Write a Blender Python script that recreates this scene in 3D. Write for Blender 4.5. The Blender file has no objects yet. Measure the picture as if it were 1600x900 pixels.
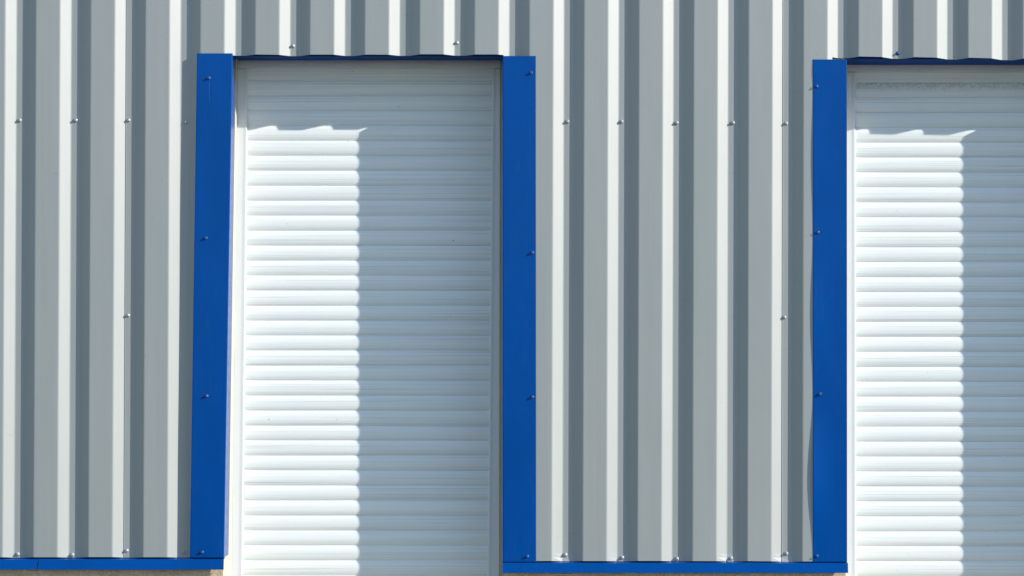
import bpy, bmesh, math, random
from mathutils import Vector, Matrix

# ---------------------------------------------------------------- camera, sky, sun, exposure
scn = bpy.context.scene
COL = scn.collection
S = 0.0024            # metres on the cladding face per pixel of the 1600 px wide photograph
DIST = 12.0           # camera to cladding face
EYE = 1.6             # camera height

cam = bpy.data.cameras.new("camera")
cam.sensor_width = 36.0
cam.lens = 36.0 * DIST / (1600 * S)
cam.clip_start, cam.clip_end = 0.1, 2000.0
cam_o = bpy.data.objects.new("camera", cam)
cam_o.location = (0, -DIST, EYE)
cam_o.rotation_euler = (math.pi / 2, 0, 0)
COL.objects.link(cam_o)
scn.camera = cam_o

SUN = Vector((2.23, -1.0, 1.11)).normalized()      # towards the sun
elev = math.asin(SUN.z)
rot = math.atan2(SUN.x, SUN.y)
world = bpy.data.worlds.new("World")
scn.world = world
world.use_nodes = True
wn = world.node_tree
sky = wn.nodes.new("ShaderNodeTexSky")
sky.sky_type = 'NISHITA'
sky.sun_disc = False
sky.sun_elevation = elev
sky.sun_rotation = rot
sky.air_density = 1.0
sky.dust_density = 0.1
sky.ozone_density = 1.4
wn.links.new(sky.outputs[0], wn.nodes['Background'].inputs[0])
wn.nodes['Background'].inputs[1].default_value = 0.15

sun = bpy.data.lights.new("sun", 'SUN')
sun.energy = 4.0
sun.angle = math.radians(0.5)
sun.color = (1.0, 0.955, 0.89)
sun_o = bpy.data.objects.new("sun", sun)
sun_o.rotation_euler = (-SUN).to_track_quat('-Z', 'Y').to_euler()
sun_o.location = (8, -6, 6)
COL.objects.link(sun_o)

scn.view_settings.view_transform = 'Standard'
scn.view_settings.look = 'None'
scn.view_settings.exposure = 0.60
scn.view_settings.gamma = 1.0

# ---------------------------------------------------------------- helpers
def X(px, d=0.0):
    return (px - 800) * S * (DIST + d) / DIST
def Z(py, d=0.0):
    return EYE + (450 - py) * S * (DIST + d) / DIST

def nodes(name):
    m = bpy.data.materials.new(name)
    m.use_nodes = True
    nt = m.node_tree
    return m, nt, nt.nodes['Principled BSDF']

def node(nt, t, **kw):
    n = nt.nodes.new(t)
    for k, v in kw.items():
        setattr(n, k, v)
    return n

def coords(nt, scale, rnd=False):
    """object coordinates scaled per axis, optionally shifted by the object's random number"""
    tc = node(nt, 'ShaderNodeTexCoord')
    mp = node(nt, 'ShaderNodeMapping')
    mp.inputs['Scale'].default_value = scale
    nt.links.new(tc.outputs['Object'], mp.inputs['Vector'])
    if rnd:
        oi = node(nt, 'ShaderNodeObjectInfo')
        mul = node(nt, 'ShaderNodeMath', operation='MULTIPLY')
        mul.inputs[1].default_value = 97.0
        nt.links.new(oi.outputs['Random'], mul.inputs[0])
        nt.links.new(mul.outputs[0], mp.inputs['Location'])
    return mp.outputs['Vector']

def noise(nt, vec, scale=1.0, detail=2.0, rough=0.5):
    n = node(nt, 'ShaderNodeTexNoise')
    n.inputs['Scale'].default_value = scale
    n.inputs['Detail'].default_value = detail
    n.inputs['Roughness'].default_value = rough
    nt.links.new(vec, n.inputs['Vector'])
    return n.outputs['Fac']

def ramp(nt, fac, stops):
    r = node(nt, 'ShaderNodeValToRGB')
    el = r.color_ramp.elements
    while len(el) < len(stops):
        el.new(0.5)
    for e, (p, c) in zip(el, stops):
        e.position = p
        e.color = (*c, 1) if len(c) == 3 else c
    nt.links.new(fac, r.inputs[0])
    return r.outputs['Color']

def mult(nt, a, b, fac=1.0):
    m = node(nt, 'ShaderNodeMix', data_type='RGBA', blend_type='MULTIPLY')
    m.inputs[0].default_value = fac
    nt.links.new(a, m.inputs[6])
    nt.links.new(b, m.inputs[7])
    return m.outputs[2]

def bump(nt, bs, height, dist, strength=1.0, chain=None):
    b = node(nt, 'ShaderNodeBump')
    b.inputs['Distance'].default_value = dist
    b.inputs['Strength'].default_value = strength
    nt.links.new(height, b.inputs['Height'])
    if chain is not None:
        nt.links.new(chain, b.inputs['Normal'])
    nt.links.new(b.outputs[0], bs.inputs['Normal'])
    return b.outputs[0]

# ---------------------------------------------------------------- materials
def m_cladding():
    m, nt, b = nodes("grey cladding paint")
    big = noise(nt, coords(nt, (1.2, 1.2, 0.5)), 2.0, 3)
    streak = noise(nt, coords(nt, (60, 60, 1.0)), 1.0, 4, 0.6)
    spot = noise(nt, coords(nt, (1, 1, 1)), 130.0, 2)
    c = ramp(nt, big, [(0.3, (0.246, 0.268, 0.262)), (0.7, (0.264, 0.279, 0.272))])
    c = mult(nt, c, ramp(nt, streak, [(0.3, (0.95, 0.95, 0.945)), (0.65, (1, 1, 1))]))
    c = mult(nt, c, ramp(nt, spot, [(0.225, (0.55, 0.53, 0.50)), (0.25, (1, 1, 1))]))
    scuff = noise(nt, coords(nt, (9, 9, 26)), 1.0, 6, 0.7)
    c = mult(nt, c, ramp(nt, scuff, [(0.27, (0.86, 0.85, 0.83)), (0.36, (1, 1, 1))]))
    nt.links.new(c, b.inputs['Base Color'])
    b.inputs['Roughness'].default_value = 0.5
    b.inputs['Specular IOR Level'].default_value = 1.0
    b.inputs['Coat Weight'].default_value = 0.8
    b.inputs['Coat Roughness'].default_value = 0.48
    h = noise(nt, coords(nt, (5, 5, 1.6)), 1.0, 2)
    bump(nt, b, h, 0.006, 0.6)
    return m

def m_blue(name, base, rough=0.24):
    m, nt, b = nodes(name)
    big = noise(nt, coords(nt, (4, 4, 1.5)), 1.0, 3)
    dust = noise(nt, coords(nt, (90, 90, 9)), 1.0, 4, 0.65)
    c = ramp(nt, big, [(0.3, tuple(v * 0.90 for v in base)), (0.7, tuple(v * 1.07 for v in base))])
    mx = node(nt, 'ShaderNodeMix', data_type='RGBA')
    f = ramp(nt, dust, [(0.55, (0, 0, 0)), (0.85, (0.06, 0.06, 0.06))])
    nt.links.new(f, mx.inputs[0])
    nt.links.new(c, mx.inputs[6])
    mx.inputs[7].default_value = (0.12, 0.19, 0.36, 1)
    nt.links.new(mx.outputs[2], b.inputs['Base Color'])
    b.inputs['Roughness'].default_value = rough
    b.inputs['Specular IOR Level'].default_value = 0.16
    b.inputs['Specular Tint'].default_value = (0.45, 0.65, 1.0, 1)
    h = noise(nt, coords(nt, (3.5, 3.5, 2.2)), 1.0, 1.5)
    bump(nt, b, h, 0.006, 0.5)
    return m

def m_slat(name, dirt=False):
    m, nt, b = nodes(name)
    fine = noise(nt, coords(nt, (1.1, 200, 235), True), 1.0, 3, 0.6)
    wide = noise(nt, coords(nt, (0.9, 8, 22), True), 1.0, 2)
    c = ramp(nt, fine, [(0.30, (0.60, 0.625, 0.60)), (0.42, (0.725, 0.75, 0.72)), (0.52, (0.765, 0.79, 0.76)), (0.75, (0.785, 0.815, 0.785))])
    c = mult(nt, c, ramp(nt, wide, [(0.3, (0.955, 0.96, 0.965)), (0.7, (1, 1, 1))]))
    sp = noise(nt, coords(nt, (1, 1, 1), True), 85.0, 1)
    c = mult(nt, c, ramp(nt, sp, [(0.17, (0.35, 0.34, 0.32)), (0.19, (1, 1, 1))]))
    if dirt:
        # grime that has collected below the joint under the box: a speckled band with runs
        band = node(nt, 'ShaderNodeTexCoord')
        sep = node(nt, 'ShaderNodeSeparateXYZ')
        nt.links.new(band.outputs['Generated'], sep.inputs[0])
        g = ramp(nt, sep.outputs['Z'], [(0.35, (0, 0, 0)), (0.72, (0.75, 0.75, 0.75)), (0.95, (1, 1, 1))])
        spk = noise(nt, coords(nt, (110, 110, 90)), 1.0, 5, 0.75)
        s = ramp(nt, spk, [(0.40, (0.62, 0.62, 0.61)), (0.60, (0.92, 0.92, 0.92))])
        mx = node(nt, 'ShaderNodeMix', data_type='RGBA')
        nt.links.new(g, mx.inputs[0])
        mx.inputs[6].default_value = (1, 1, 1, 1)
        nt.links.new(s, mx.inputs[7])
        c = mult(nt, c, mx.outputs[2])
    nt.links.new(c, b.inputs['Base Color'])
    b.inputs['Roughness'].default_value = 0.48
    bump(nt, b, fine, 0.0006, 0.6)
    return m

def m_plain(name, base, rough, metal=0.0, var=0.06, scale=12.0, bmp=0.0, bscale=60.0):
    m, nt, b = nodes(name)
    n = noise(nt, coords(nt, (1, 1, 1)), scale, 4)
    c = ramp(nt, n, [(0.3, tuple(v * (1 - var) for v in base)), (0.7, tuple(min(1, v * (1 + var)) for v in base))])
    nt.links.new(c, b.inputs['Base Color'])
    b.inputs['Roughness'].default_value = rough
    b.inputs['Metallic'].default_value = metal
    if bmp:
        bump(nt, b, noise(nt, coords(nt, (1, 1, 1)), bscale, 5, 0.65), bmp)
    return m

def m_render():
    m, nt, b = nodes("beige roughcast")
    g = noise(nt, coords(nt, (1, 1, 1)), 150.0, 5, 0.7)
    big = noise(nt, coords(nt, (1, 1, 1)), 9.0, 4)
    c = ramp(nt, g, [(0.30, (0.34, 0.26, 0.16)), (0.5, (0.62, 0.50, 0.34)), (0.72, (0.72, 0.60, 0.43))])
    c = mult(nt, c, ramp(nt, big, [(0.3, (0.82, 0.81, 0.78)), (0.7, (1, 1, 1))]))
    nt.links.new(c, b.inputs['Base Color'])
    b.inputs['Roughness'].default_value = 0.95
    bump(nt, b, g, 0.006)
    return m

def m_ground():
    m, nt, b = nodes("grey asphalt yard")
    big = noise(nt, coords(nt, (1, 1, 1)), 0.35, 5)
    g = noise(nt, coords(nt, (1, 1, 1)), 40.0, 4)
    c = ramp(nt, big, [(0.3, (0.052, 0.050, 0.046)), (0.7, (0.075, 0.072, 0.066))])
    c = mult(nt, c, ramp(nt, g, [(0.3, (0.85, 0.85, 0.85)), (0.7, (1, 1, 1))]))
    nt.links.new(c, b.inputs['Base Color'])
    b.inputs['Roughness'].default_value = 0.9
    bump(nt, b, g, 0.004)
    return m

BLUE = (0.0, 0.055, 0.252)
M_CLAD = m_cladding()
M_TRIM = m_blue("blue flashing paint", BLUE)
M_SOFFIT = m_blue("weathered blue soffit paint", BLUE, 0.7)
M_SLAT = m_slat("white shutter slat")
M_SLAT_DIRTY = m_slat("white shutter slat with grime", True)
M_FRAME = m_plain("white frame plastic", (0.63, 0.66, 0.68), 0.35, var=0.02, scale=5)
M_REVEAL = m_plain("cream reveal plaster", (0.50, 0.465, 0.375), 0.9, var=0.07, scale=14, bmp=0.002)
M_RENDER = m_render()
M_STEEL = m_plain("zinc screw", (0.34, 0.35, 0.36), 0.5, metal=0.6, var=0.1, scale=200)
M_WASHER = m_plain("grey washer", (0.42, 0.44, 0.45), 0.4, metal=0.5, var=0.1, scale=200)
M_BLUESCREW = m_plain("blue screw head", (0.003, 0.055, 0.21), 0.4, var=0.1, scale=200)
M_RUST = m_plain("pale mineral run", (0.02, 0.10, 0.34), 0.7, var=0.2, scale=300)
M_GROUND = m_ground()
M_SEAL = m_plain("dark joint filler", (0.03, 0.03, 0.03), 0.9)

# ---------------------------------------------------------------- object helpers
def link(name, me, mat, parent=None):
    o = bpy.data.objects.new(name, me)
    if mat and not me.materials:
        me.materials.append(mat)
    COL.objects.link(o)
    if parent:
        o.parent = parent
    return o

def from_bm(name, bm, mat, parent=None, smooth=False):
    bmesh.ops.recalc_face_normals(bm, faces=bm.faces)
    me = bpy.data.meshes.new(name)
    for f in bm.faces:
        f.smooth = smooth
    bm.to_mesh(me)
    bm.free()
    return link(name, me, mat, parent)

def tag(o, label, cat, group=None, kind=None):
    o['label'] = label
    if cat:
        o['category'] = cat
    if group:
        o['group'] = group
    o['kind'] = kind or "thing"
    return o

def empty(name, loc=(0, 0, 0)):
    o = bpy.data.objects.new(name, None)
    o.empty_display_size = 0.1
    o.location = loc
    COL.objects.link(o)
    return o

def thicken(o, t, offset=-1.0):
    md = o.modifiers.new("thickness", 'SOLIDIFY')
    md.thickness = t
    md.offset = offset
    return o

def arc(p0, corner, p1, n=4):
    """points rounding a corner from p0 to p1 (quadratic)"""
    out = []
    for i in range(n + 1):
        t = i / n
        a = (1 - t) ** 2, 2 * t * (1 - t), t * t
        out.append((a[0] * p0[0] + a[1] * corner[0] + a[2] * p1[0],
                    a[0] * p0[1] + a[1] * corner[1] + a[2] * p1[1]))
    return out

def rounded(pts, r, n=4):
    """open polyline in 2D with each inner corner rounded"""
    out = [pts[0]]
    for a, b, c in zip(pts, pts[1:], pts[2:]):
        va = Vector((a[0] - b[0], a[1] - b[1]))
        vc = Vector((c[0] - b[0], c[1] - b[1]))
        ra, rc = min(r, va.length * 0.45), min(r, vc.length * 0.45)
        pa = Vector(b) + va.normalized() * ra
        pc = Vector(b) + vc.normalized() * rc
        out += arc(tuple(pa), b, tuple(pc), n)
    out.append(pts[-1])
    return out

def loft(bm, rows, closed=False):
    """faces between successive rows of 3D points"""
    vr = [[bm.verts.new(p) for p in r] for r in rows]
    n = len(vr[0])
    for a, b in zip(vr, vr[1:]):
        for i in range(n if closed else n - 1):
            j = (i + 1) % n
            bm.faces.new((a[i], a[j], b[j], b[i]))
    if closed:
        bm.faces.new(vr[0])
        bm.faces.new(vr[-1])
    return vr

def hexa(bm, lo, hi):
    """prism between two 4-point outlines (bottom lo, top hi)"""
    loft(bm, [lo, hi], closed=True)

# ---------------------------------------------------------------- ground
bm = bmesh.new()
N = 24
g = [[bm.verts.new(((i / N - 0.5) * 900, (j / N - 0.5) * 900, 0)) for i in range(N + 1)] for j in range(N + 1)]
for j in range(N):
    for i in range(N):
        bm.faces.new((g[j][i], g[j][i + 1], g[j + 1][i + 1], g[j + 1][i]))
gr = from_bm("ground", bm, M_GROUND)
gr['kind'] = "structure"
gr['label'] = "grey asphalt yard in front of the cladding"

# ---------------------------------------------------------------- opening geometry (in plane pixels; lines that lean a little)
def lerp(a, b, t):
    return a + (b - a) * t
def line(x_at_85, x_at_870):
    return lambda py: lerp(x_at_85, x_at_870, (py - 85) / 785.0)

# inner edge of each jamb, as the blue trims show it
W1_L, W1_R = line(363, 350), line(785.5, 785.8)
W2_L, W2_R = line(1323, 1323.4), line(1748.5, 1748.5)
TOP, LOW = 3.35, 0.12                      # top of the built wall, sill height
X_MIN, X_MAX = -700, 2350                  # built width in pixels
LEAN = lambda px, py: -(4.6 - 2.4 * max(0, min(1, px / 1200))) * (py / 900.0)

# ---------------------------------------------------------------- masonry wall
mw = empty("masonry_wall", (X(825), 0.15, 0))
tag(mw, "rough beige rendered wall showing below the blue bottom flashings", "wall")
def at(o, parent):
    o.parent = parent
    o.matrix_parent_inverse = Matrix.Translation(-Vector(parent.location))
    return o

def pyz(z):
    return 450 - (z - EYE) / S

R1_OUT = line(372.2, 362.6)              # outer edge of the first shutter's left rail, seen at its depth
def splay1(py):
    return X(R1_OUT(py), 0.234) - X(W1_L(py))

def pier(name, xl, xr, z0, z1, y0, y1, mat, inset=(0, 0), splay=None):
    """block whose sides follow the leaning jamb lines"""
    bm = bmesh.new()
    rows = []
    for k in range(5):
        z = lerp(z0, z1, k / 4)
        a = X(xl(pyz(z))) + inset[0]
        b = X(xr(pyz(z))) + inset[1]
        bb = b + (splay(pyz(z)) + 0.0038 if splay else 0)
        rows.append([(a, y0, z), (b, y0, z), (bb, y1, z), (a, y1, z)])
    loft(bm, rows, closed=True)
    o = from_bm(name, bm, mat)
    return at(o, mw)

const = lambda v: (lambda py: v)
z_pl_l, z_pl_r = Z(884.5), Z(890)
for xl, xr, zp, ins in ((const(X_MIN), W1_L, z_pl_l, (0, -0.004)), (W1_R, W2_L, z_pl_r, (0.004, -0.004)),
                        (W2_R, const(X_MAX), z_pl_r, (0.004, 0))):
    p = pier("plinth", xl, xr, 0.0, zp, 0.006, 0.030, M_RENDER, ins)
    p2 = pier("pier", xl, xr, 0.0, TOP, 0.0305, 0.2405, M_REVEAL, ins, splay1 if xr is W1_L else None)
# rebates behind the shutter frames
pier("rebate", W1_R, const(820), 0, TOP, 0.2406, 0.33, M_REVEAL, (-0.016, 0))
pier("rebate", const(330), W1_L, 0, TOP, 0.2406, 0.33, M_REVEAL, (0, 0.006))
pier("rebate", const(1290), W2_L, 0, TOP, 0.2406, 0.33, M_REVEAL, (0, 0.006))
pier("rebate", W2_R, const(1780), 0, TOP, 0.2406, 0.33, M_REVEAL, (-0.016, 0))
pier("lintel", W1_L, W1_R, Z(84.0), TOP, 0.0305, 0.33, M_REVEAL, (-0.003, 0.003))
pier("lintel", W2_L, W2_R, Z(89.0), TOP, 0.0305, 0.33, M_REVEAL, (-0.003, 0.003))
pier("sill", W1_L, W1_R, 0, LOW, -0.02, 0.33, M_RENDER, (-0.003, 0.003))
pier("sill", W2_L, W2_R, 0, LOW, -0.02, 0.33, M_RENDER, (-0.003, 0.003))
cap = pier("coping", const(X_MIN - 12), const(X_MAX + 12), TOP + 0.001, TOP + 0.06, -0.05, 0.36, M_TRIM)

# ---------------------------------------------------------------- profiled sheets
PITCH, U0, DEPTH = 85.66, 8.2, 0.0247
#  offsets within one pitch: slope facing right, valley, slope facing left, outer flat
P = [(0.0, 0.0), (16.8, DEPTH), (33.0, DEPTH), (48.2, 0.0)]
clad = empty("cladding_wall", (X(825), 0.0, 0.5))
tag(clad, "grey ribbed metal cladding around the two white roller shutters", "wall")

def profile(xa, xb):
    """rounded profile points (px, depth) from xa to xb"""
    pts = []
    k0 = int((xa - U0) // PITCH) - 1
    k1 = int((xb - U0) // PITCH) + 2
    for k in range(k0, k1):
        for du, d in P:
            pts.append((U0 + k * PITCH + du, d))
    pts = [(p[0], p[1] / S) for p in pts]
    r = rounded(pts, 1.7, 3)
    def depth(x):
        for a, b in zip(r, r[1:]):
            if a[0] <= x <= b[0]:
                t = (x - a[0]) / max(1e-9, b[0] - a[0])
                return lerp(a[1], b[1], t)
    xs = [p[0] for p in r if xa < p[0] < xb]
    return [xa] + xs + [xb], depth

rng = random.Random(5)
def hum(x, seed):
    return math.sin(x * 0.0137 + seed) * 0.6 + math.sin(x * 0.041 + seed * 2.3) * 0.4

DENTS = {}   # px of valley centre -> strength of the bent bottom edge
for px, s in ((886, 0.004), (1143, 0.0045), (1229, 0.005), (972, 0.002), (115, 0.001)):
    DENTS[px] = s

def sheet_edge(x, d):
    """height (px) of the cut edge: y pixel of the bottom at plane x"""
    f = 1 - d * S / DEPTH          # 1 on the outer flat
    if 331 < x < 815:
        if x > 787:
            return 96
        b = 86.6 + 0.5 * hum(x, 1.0)
        # the cut edge curls up on the outer flats, more in the middle of the flat
        u = ((x - U0) % PITCH)
        curl = math.sin(math.pi * max(0, min(1, (u - 46) / 40.0))) if u > 46 else 0
        return b - 1.2 * f - 1.0 * curl
    if 1301 < x < 1780:
        b = 91.2 + 0.012 * (x - 1400) * 1.0
        u = ((x - U0) % PITCH)
        curl = math.sin(math.pi * max(0, min(1, (u - 46) / 40.0))) if u > 46 else 0
        return b - 1.6 * f - 2.2 * curl
    if x < 400:
        return 872.1 - 1.5 * f + 0.25 * hum(x, 2)
    return 877.8 - 1.4 * f + 0.3 * hum(x, 3) + 0.6 * max(0, min(1, (x - 786) / 500))

def build_sheet(xa, xb, proud):
    xs, depth = profile(xa, xb)
    for c in (331, 331.01, 815, 815.01, 787, 787.01, 1301, 1301.01, 1780, 1780.01):
        if xa < c < xb:
            xs.append(c)
    xs = sorted(xs)
    bm = bmesh.new()
    zt = TOP
    ys_common = [pyz(TOP), -60, 20]
    cols = {}
    def vert(x, py, d, extra=0.0):
        return bm.verts.new((X(x + LEAN(x, py)), d * S - proud - extra, Z(py)))
    def column(x, side):
        d = depth(x)
        b = sheet_edge(x + side, d)
        rows = [pyz(TOP), -60.0, 20.0]
        if b > 300:
            rows += [70.0, 200.0, 400.0, 600.0, 760.0, b - 20, b - 12, b - 6, b]
        else:
            rows += [b - 14, b - 7, b]
        out = []
        for py in rows:
            e = 0.0
            for c, s in DENTS.items():
                if abs(x - c) < 15 and b > 300 and py > b - 14:
                    t = (py - (b - 14)) / 14
                    e = max(e, s * t * t * (1 - abs(x - c) / 15))
            # free overlap edge is never dead straight
            jx = 0.0
            if abs(x - xb) < 0.01:
                jx = 1.1 * math.sin(py * 0.011 + xb) + 0.5 * math.sin(py * 0.037)
            out.append(bm.verts.new((X(x + jx + LEAN(x, py)), d * S - proud - e, Z(py))))
        return out
    for x0, x1 in zip(xs, xs[1:]):
        if x1 - x0 < 0.05:
            continue
        a, b = column(x0, 0.005), column(x1, -0.005)
        for i in range(len(a) - 1):
            bm.faces.new((a[i], a[i + 1], b[i + 1], b[i]))
    bmesh.ops.remove_doubles(bm, verts=bm.verts, dist=2e-6)
    o = from_bm("cladding_sheet", bm, M_CLAD)
    thicken(o, 0.001, 0.0)
    return at(o, clad)

seams = [-822, -308.5, 205.5, 719.5, 1233.3, 1747, 2261]
x0 = X_MIN
for i, s in enumerate([s for s in seams if s > X_MIN] + [X_MAX]):
    xa = x0 if i == 0 else x0 - 9
    build_sheet(xa, s, 0.0022 if i % 2 == 0 else 0.0)
    x0 = s

# ---------------------------------------------------------------- screws
def lathe(bm, prof, n=14, hexed=()):
    rows = []
    for k, (r, h) in enumerate(prof):
        ring = []
        for i in range(n):
            a = 2 * math.pi * i / n
            rr = r
            if k in hexed:
                q = (a % (math.pi / 3)) - math.pi / 6
                rr = r / math.cos(q)
            ring.append((rr * math.cos(a), -h, rr * math.sin(a)))
        rows.append(ring)
    vr = [[bm.verts.new(p) for p in r] for r in rows]
    for a, b in zip(vr, vr[1:]):
        for i in range(n):
            bm.faces.new((a[i], a[(i + 1) % n], b[(i + 1) % n], b[i]))
    bm.faces.new(vr[-1])
    bm.faces.new(vr[0])

def screw_meshes(tagname, head_mat, wash_mat):
    bm = bmesh.new()
    lathe(bm, [(0.0070, 0.0014), (0.0071, 0.0022), (0.0052, 0.0036), (0.0042, 0.0040), (0.0042, 0.0086), (0.0036, 0.0092), (0.0020, 0.0088)], 18, (3, 4))
    h = bpy.data.meshes.new("screw_head")
    bmesh.ops.recalc_face_normals(bm, faces=bm.faces)
    bm.to_mesh(h); bm.free(); h.materials.append(head_mat)
    bm = bmesh.new()
    lathe(bm, [(0.0088, -0.004), (0.0090, 0.0006), (0.0082, 0.0013), (0.0064, 0.0016)], 18)
    w = bpy.data.meshes.new("washer")
    bmesh.ops.recalc_face_normals(bm, faces=bm.faces)
    bm.to_mesh(w); bm.free(); w.materials.append(wash_mat)
    return h, w

ZINC = screw_meshes("zinc", M_STEEL, M_WASHER)
BLUE_S = screw_meshes("blue", M_BLUESCREW, M_BLUESCREW)

def screw(px, py, y, kind, parent):
    h, w = kind
    o = bpy.data.objects.new("screw", h)
    COL.objects.link(o)
    o.parent = parent
    o.matrix_parent_inverse = Matrix.Translation(-Vector(parent.location))
    o.location = (X(px, y), y, Z(py, y))
    o.scale = (0.88, 0.95, 0.88)
    r = random.Random(int(px * 7 + py))
    o.rotation_euler = (r.uniform(-0.10, 0.10), r.uniform(0, 6.28), r.uniform(-0.10, 0.10))
    c = bpy.data.objects.new("washer", w)
    COL.objects.link(c)
    c.parent = o
    return o

YV = DEPTH - 0.0027
for px, py in ((30.5, 188), (118, 188), (200.5, 188), (290.5, 191), (199.5, 493), (27.5, 866), (112.5, 867), (197.5, 860.5), (287, 863),
               (457.5, 72), (713.5, 67), (886.5, 190), (971, 190), (1057, 192), (1145, 192), (1228, 193), (1225.5, 496),
               (883, 867), (972, 871.5), (1057.5, 873), (1142, 872.5), (1228.5, 865)):
    yy = YV
    for c, s in DENTS.items():
        if abs(px - c) < 6 and py > 800:
            yy -= s * 0.25
    screw(px, py, yy, ZINC, clad)
screw(1402.5, 83.5, YV, BLUE_S, clad)

# ---------------------------------------------------------------- blue jamb trims
def jamb(left_edge, right_edge, side, py0, py1, lift, label, screws, ret=0.125, face=-0.0045, run=None, splay=None):
    """folded trim: face over the outer ribs, return into the opening on one side.
       side = +1 when the opening is to its right"""
    root = empty("jamb_trim", (X((left_edge(py1) + right_edge(py1)) / 2), 0, Z(py1)))
    tag(root, label, "window trim", "blue window trims")
    bm = bmesh.new()
    rows = []
    n = 40
    for k in range(n + 1):
        py = lerp(py1, py0, k / n)
        a, b = X(left_edge(py)), X(right_edge(py))
        lf = lift(py)
        sp = splay(py) if splay else 0.0005
        if side > 0:
            pts = [(a + 0.002, face + 0.010 - lf), (a, face - lf)] + [(lerp(a, b, t), face - lf * (1 - t / 0.7) ** 2) for t in (0.1, 0.2, 0.3, 0.4, 0.5, 0.6)] + [(b, face), (b + sp, ret)]
        else:
            pts = [(a - 0.0005, ret), (a, face), (lerp(a, b, 0.65), face), (b, face - lf), (b - 0.002, face + 0.010 - lf)]
        pts = rounded(pts, 0.0034, 4)
        rows.append([(p[0], p[1], Z(py)) for p in pts])
    loft(bm, rows)
    o = from_bm("folded_sheet", bm, M_TRIM)
    # keep flats flat, folds soft
    at(o, root)
    thicken(o, 0.0012, 0.0)
    for px, py in screws:
        screw(px, py, face - 0.0006, BLUE_S, root)
    if run:
        px, py, ln = run
        bm = bmesh.new()
        rows = []
        for k in range(9):
            t = k / 8
            wd = 0.0006 * (1 - 0.6 * t)
            x = X(px) + 0.0006 * math.sin(t * 9)
            z = Z(py) - ln * t
            rows.append([(x - wd, face - 0.0007, z), (x, face - 0.0010, z), (x + wd, face - 0.0007, z)])
        loft(bm, rows)
        at(from_bm("drip_stain", bm, M_RUST), root)
    return root

def bumpfn(*pk):
    """sum of smooth humps (centre py, half width, height px)"""
    def f(py):
        s = 0.0
        for c, w, h in pk:
            t = abs(py - c) / w
            if t < 1:
                s += h * (0.5 + 0.5 * math.cos(math.pi * t))
        return s * S / 2.23
    return f

flat0 = bumpfn((300, 160, 0.8), (700, 120, 0.6))
jamb(line(308, 297), line(363, 350), +1, 83.5, 871, flat0,
     "leaning blue metal strip down the left side of the fully visible roller shutter",
     [(326, 122), (321.5, 372), (322.5, 619), (315.5, 863)], run=(327, 126, 0.085), splay=lambda py: 0.45 * splay1(py) + 0.001)
jamb(line(785.5, 785.8), line(837.3, 837.8), -1, 87.6, 877.5, bumpfn((250, 120, 0.3)),
     "upright blue metal strip down the right side of the fully visible roller shutter",
     [(829.5, 114), (831.5, 395), (831.5, 620.5), (823.5, 869.5)])
jamb(line(1270.3, 1270.3), line(1323, 1323.4), +1, 93, 877.5,
     bumpfn((250, 115, 2.6), (490, 125, 4.0), (745, 130, 8.5), (108, 28, 1.6)),
     "blue metal strip with buckled left edge beside the cut-off roller shutter",
     [(1275.5, 135), (1277.5, 363), (1281, 616), (1276, 869)])
jamb(line(1748.5, 1748.5), line(1801, 1801), -1, 95, 877.5, flat0,
     "blue metal strip at the far side of the cut-off shutter, outside the picture",
     [(1793, 130), (1793, 380), (1793, 620), (1793, 868)])

# ---------------------------------------------------------------- lintel flashings
def lintel(L, R, pyf, drop, label):
    root = empty("lintel_flashing", (X((L(90) + R(90)) / 2), 0.1, Z(pyf)))
    tag(root, label, "flashing", "blue lintel flashings")
    bm = bmesh.new()
    a, b = X(L(88)) + 0.002, X(R(88)) - 0.002
    rows = []
    n = 30
    for k in range(n + 1):
        x = lerp(a, b, k / n)
        w = 0.0006 * math.sin(x * 11) + 0.0004 * math.sin(x * 29)
        z = Z(pyf) + w
        pts = [(0.0285, z + 0.020), (0.0285, z), (0.236, Z(pyf) - drop), (0.239, Z(pyf) - drop + 0.02)]
        pts = rounded(pts, 0.003, 3)
        rows.append([(x, p[0], p[1]) for p in pts])
    loft(bm, rows)
    o = at(from_bm("soffit", bm, M_SOFFIT), root)
    thicken(o, 0.0012, 0.0)
lintel(W1_L, W1_R, 87.0, 0.0, "dark blue flashing under the cladding above the fully visible roller shutter")
lintel(W2_L, W2_R, 91.8, 0.006, "dark blue flashing under the cladding above the cut-off roller shutter")

# ---------------------------------------------------------------- bottom flashings
def drip(xa, xb, pyt, pyb, label, cut=0.0):
    root = empty("bottom_flashing", (X((xa + xb) / 2), 0, Z(pyb)))
    tag(root, label, "flashing", "blue bottom flashings")
    bm = bmesh.new()
    rows = []
    n = max(6, int((xb - xa) / 22))
    for k in range(n + 1):
        px = lerp(xa, xb, k / n)
        w = 0.35 * math.sin(px * 0.021 + xa) + 0.2 * math.sin(px * 0.063)
        zt = Z(pyt + 0.5 * w)
        zb = Z(pyb + 0.25 * w)
        pts = [(0.0275, zt + 0.012), (0.0275, zt + 0.0012), (-0.0125, zt), (-0.0225, zb), (-0.0135, zb + 0.006)]
        pts = rounded(pts, 0.0022, 3)
        rows.append([(X(px) - (cut * (zt - p[1]) / (zt - zb) if k == n else 0), p[0], p[1]) for p in pts])
    loft(bm, rows)
    o = at(from_bm("folded_sheet", bm, M_TRIM), root)
    thicken(o, 0.0012, 0.0)
    return root
drip(X_MIN, 60.2, 874.0, 889.2, "blue strip under the cladding left of the dark slanting joint", cut=0.0045)
drip(60.9, 350.2, 873.6, 889.4, "short blue strip under the leaning blue trim, right of the dark joint")
drip(785.4, 1324.3, 879.4, 894.4, "long blue strip under the cladding between the two shutters")
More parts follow.
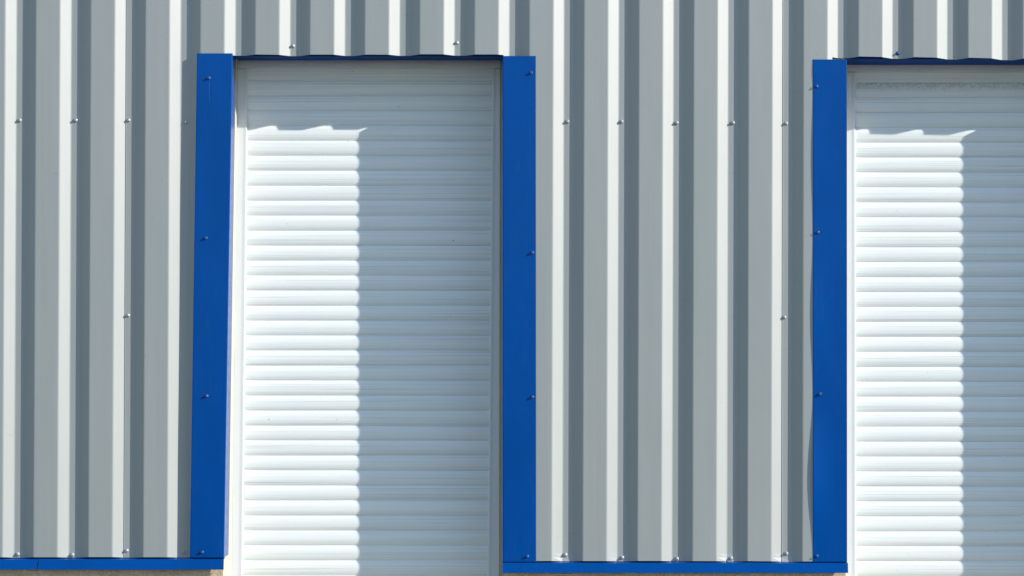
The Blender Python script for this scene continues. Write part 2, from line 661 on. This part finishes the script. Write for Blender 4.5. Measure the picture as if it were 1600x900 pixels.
drip(1748, X_MAX, 879.4, 894.4, "blue strip under the cladding right of the cut-off shutter, outside the picture")

# ---------------------------------------------------------------- roller shutters
def slat_mesh(length, hgt, bulge=0.0056):
    bm = bmesh.new()
    n = 16
    prof = []
    for k in range(n + 1):
        t = k / n
        z = hgt * (t - 0.5) * 0.98
        y = -bulge * (1 - abs(2 * t - 1) ** 2.5)
        prof.append((y, z))
    tuck = [(0.004, hgt * 0.5), (0.008, hgt * 0.5), (0.008, -hgt * 0.53), (0.0035, -hgt * 0.53)]
    full = prof + tuck
    rows = [[(x, p[0], p[1]) for p in full] for x in (-length / 2, length / 2)]
    vr = loft(bm, rows, closed=True)
    bmesh.ops.recalc_face_normals(bm, faces=bm.faces)
    for f in bm.faces:
        f.smooth = len(f.verts) == 4
    for e in bm.edges:
        if e.is_manifold and e.calc_face_angle(0) > math.radians(25):
            e.smooth = False
    me = bpy.data.meshes.new("slat")
    bm.to_mesh(me); bm.free()
    return me

YS = 0.2485          # joint plane of the slats
def shutter(label, left, right, joint, pitch_px, head_top, head_bot, frame_l, frame_r, lip=3.6, dirty=()):
    """left/right: lines of the slat ends as seen (pixels); frame_*: outer lines of the guide rails"""
    k = (DIST + YS) / DIST
    px0, px1 = left(500), right(500)
    root = empty("roller_shutter", (X((px0 + px1) / 2, YS), YS, LOW))
    tag(root, label, "roller shutter", "white roller shutters")
    hgt = pitch_px * S * k
    length = X(px1, YS) - X(px0, YS) + 0.022
    me = slat_mesh(length, hgt)
    me.materials.append(M_SLAT)
    me_d = me.copy()
    me_d.materials.clear(); me_d.materials.append(M_SLAT_DIRTY)
    r = random.Random(int(joint * 10))
    i = -1
    while True:
        pyc = joint + pitch_px * (i + 0.5)
        zc = Z(pyc, YS)
        if zc - hgt * 0.5 < LOW + 0.02:
            break
        o = bpy.data.objects.new("slat", me_d if i in dirty else me)
        COL.objects.link(o)
        o.parent = root
        o.matrix_parent_inverse = Matrix.Translation(-Vector(root.location))
        xc = (X(left(pyc), YS) + X(right(pyc), YS)) / 2
        o.location = (xc, YS + r.uniform(-0.0003, 0.0003), zc)
        o.rotation_euler = (r.uniform(-0.012, 0.012), r.uniform(-0.0006, 0.0006), 0)
        i += 1
    # bottom bar
    bm = bmesh.new()
    a, b = X(left(1060), YS), X(right(1060), YS)
    top = zc + hgt * 0.5
    hexa(bm, [(a, 0.242, LOW + 0.001), (b, 0.242, LOW + 0.001), (b, 0.262, LOW + 0.001), (a, 0.262, LOW + 0.001)],
         [(a, 0.242, top - 0.001), (b, 0.242, top - 0.001), (b, 0.262, top - 0.001), (a, 0.262, top - 0.001)])
    at(from_bm("bottom_bar", bm, M_FRAME), root)
    # guide rails
    yf = 0.234
    zt = Z(head_bot, yf) - 0.0004
    def rail(inner, outer, s):
        bm = bmesh.new()
        rows = []
        for q in range(9):
            z = lerp(LOW, zt, q / 8)
            py = 450 - (z - EYE) / S / (1 + yf / DIST)
            xi, xo = X(inner(py), yf), X(outer(py), yf)
            lw = lip * S
            pts = [(xo, 0.33), (xo, yf), (xi - s * (lw + 0.006), yf), (xi - s * lw * 0.8, yf - 0.0012), (xi - s * 0.0015, yf - 0.0016),
                   (xi, yf + 0.001), (xi, 0.33)]
            pts = rounded(pts, 0.0018, 3)
            rows.append([(p[0], p[1], z) for p in pts])
        loft(bm, rows, closed=True)
        at(from_bm("guide_rail", bm, M_FRAME), root)
    rail(left, frame_l, +1)
    rail(right, frame_r, -1)
    # head box
    bm = bmesh.new()
    rows = []
    for q in (0, 1):
        py = head_top
        x = X(frame_l(head_top), yf) if q == 0 else X(frame_r(head_top), yf)
        z1, z0 = Z(head_top - 3, yf), Z(head_bot, yf)
        pts = rounded([(0.33, z0 + 0.001), (yf + 0.004, z0), (yf, z0 + 0.004), (yf, lerp(z0, z1, 0.8)), (yf + 0.004, z1), (0.33, z1)], 0.0025, 3)
        rows.append([(x, p[0], p[1]) for p in pts])
    loft(bm, rows, closed=True)
    at(from_bm("head_box", bm, M_FRAME), root)
    return root

shutter("white roller shutter seen in full, between two upright blue strips",
        line(387.2, 378.9), line(769.8, 762.6), 126.0, 23.42, 92.2, 107.3, line(371.8, 362.2), line(781.5, 780.2))
shutter("white roller shutter cut off by the right edge of the photo",
        line(1336.3, 1337.2), line(1731, 1729), 129.2, 23.36, 100.5, 113.0, line(1321, 1321), line(1744, 1744), dirty=(0,))
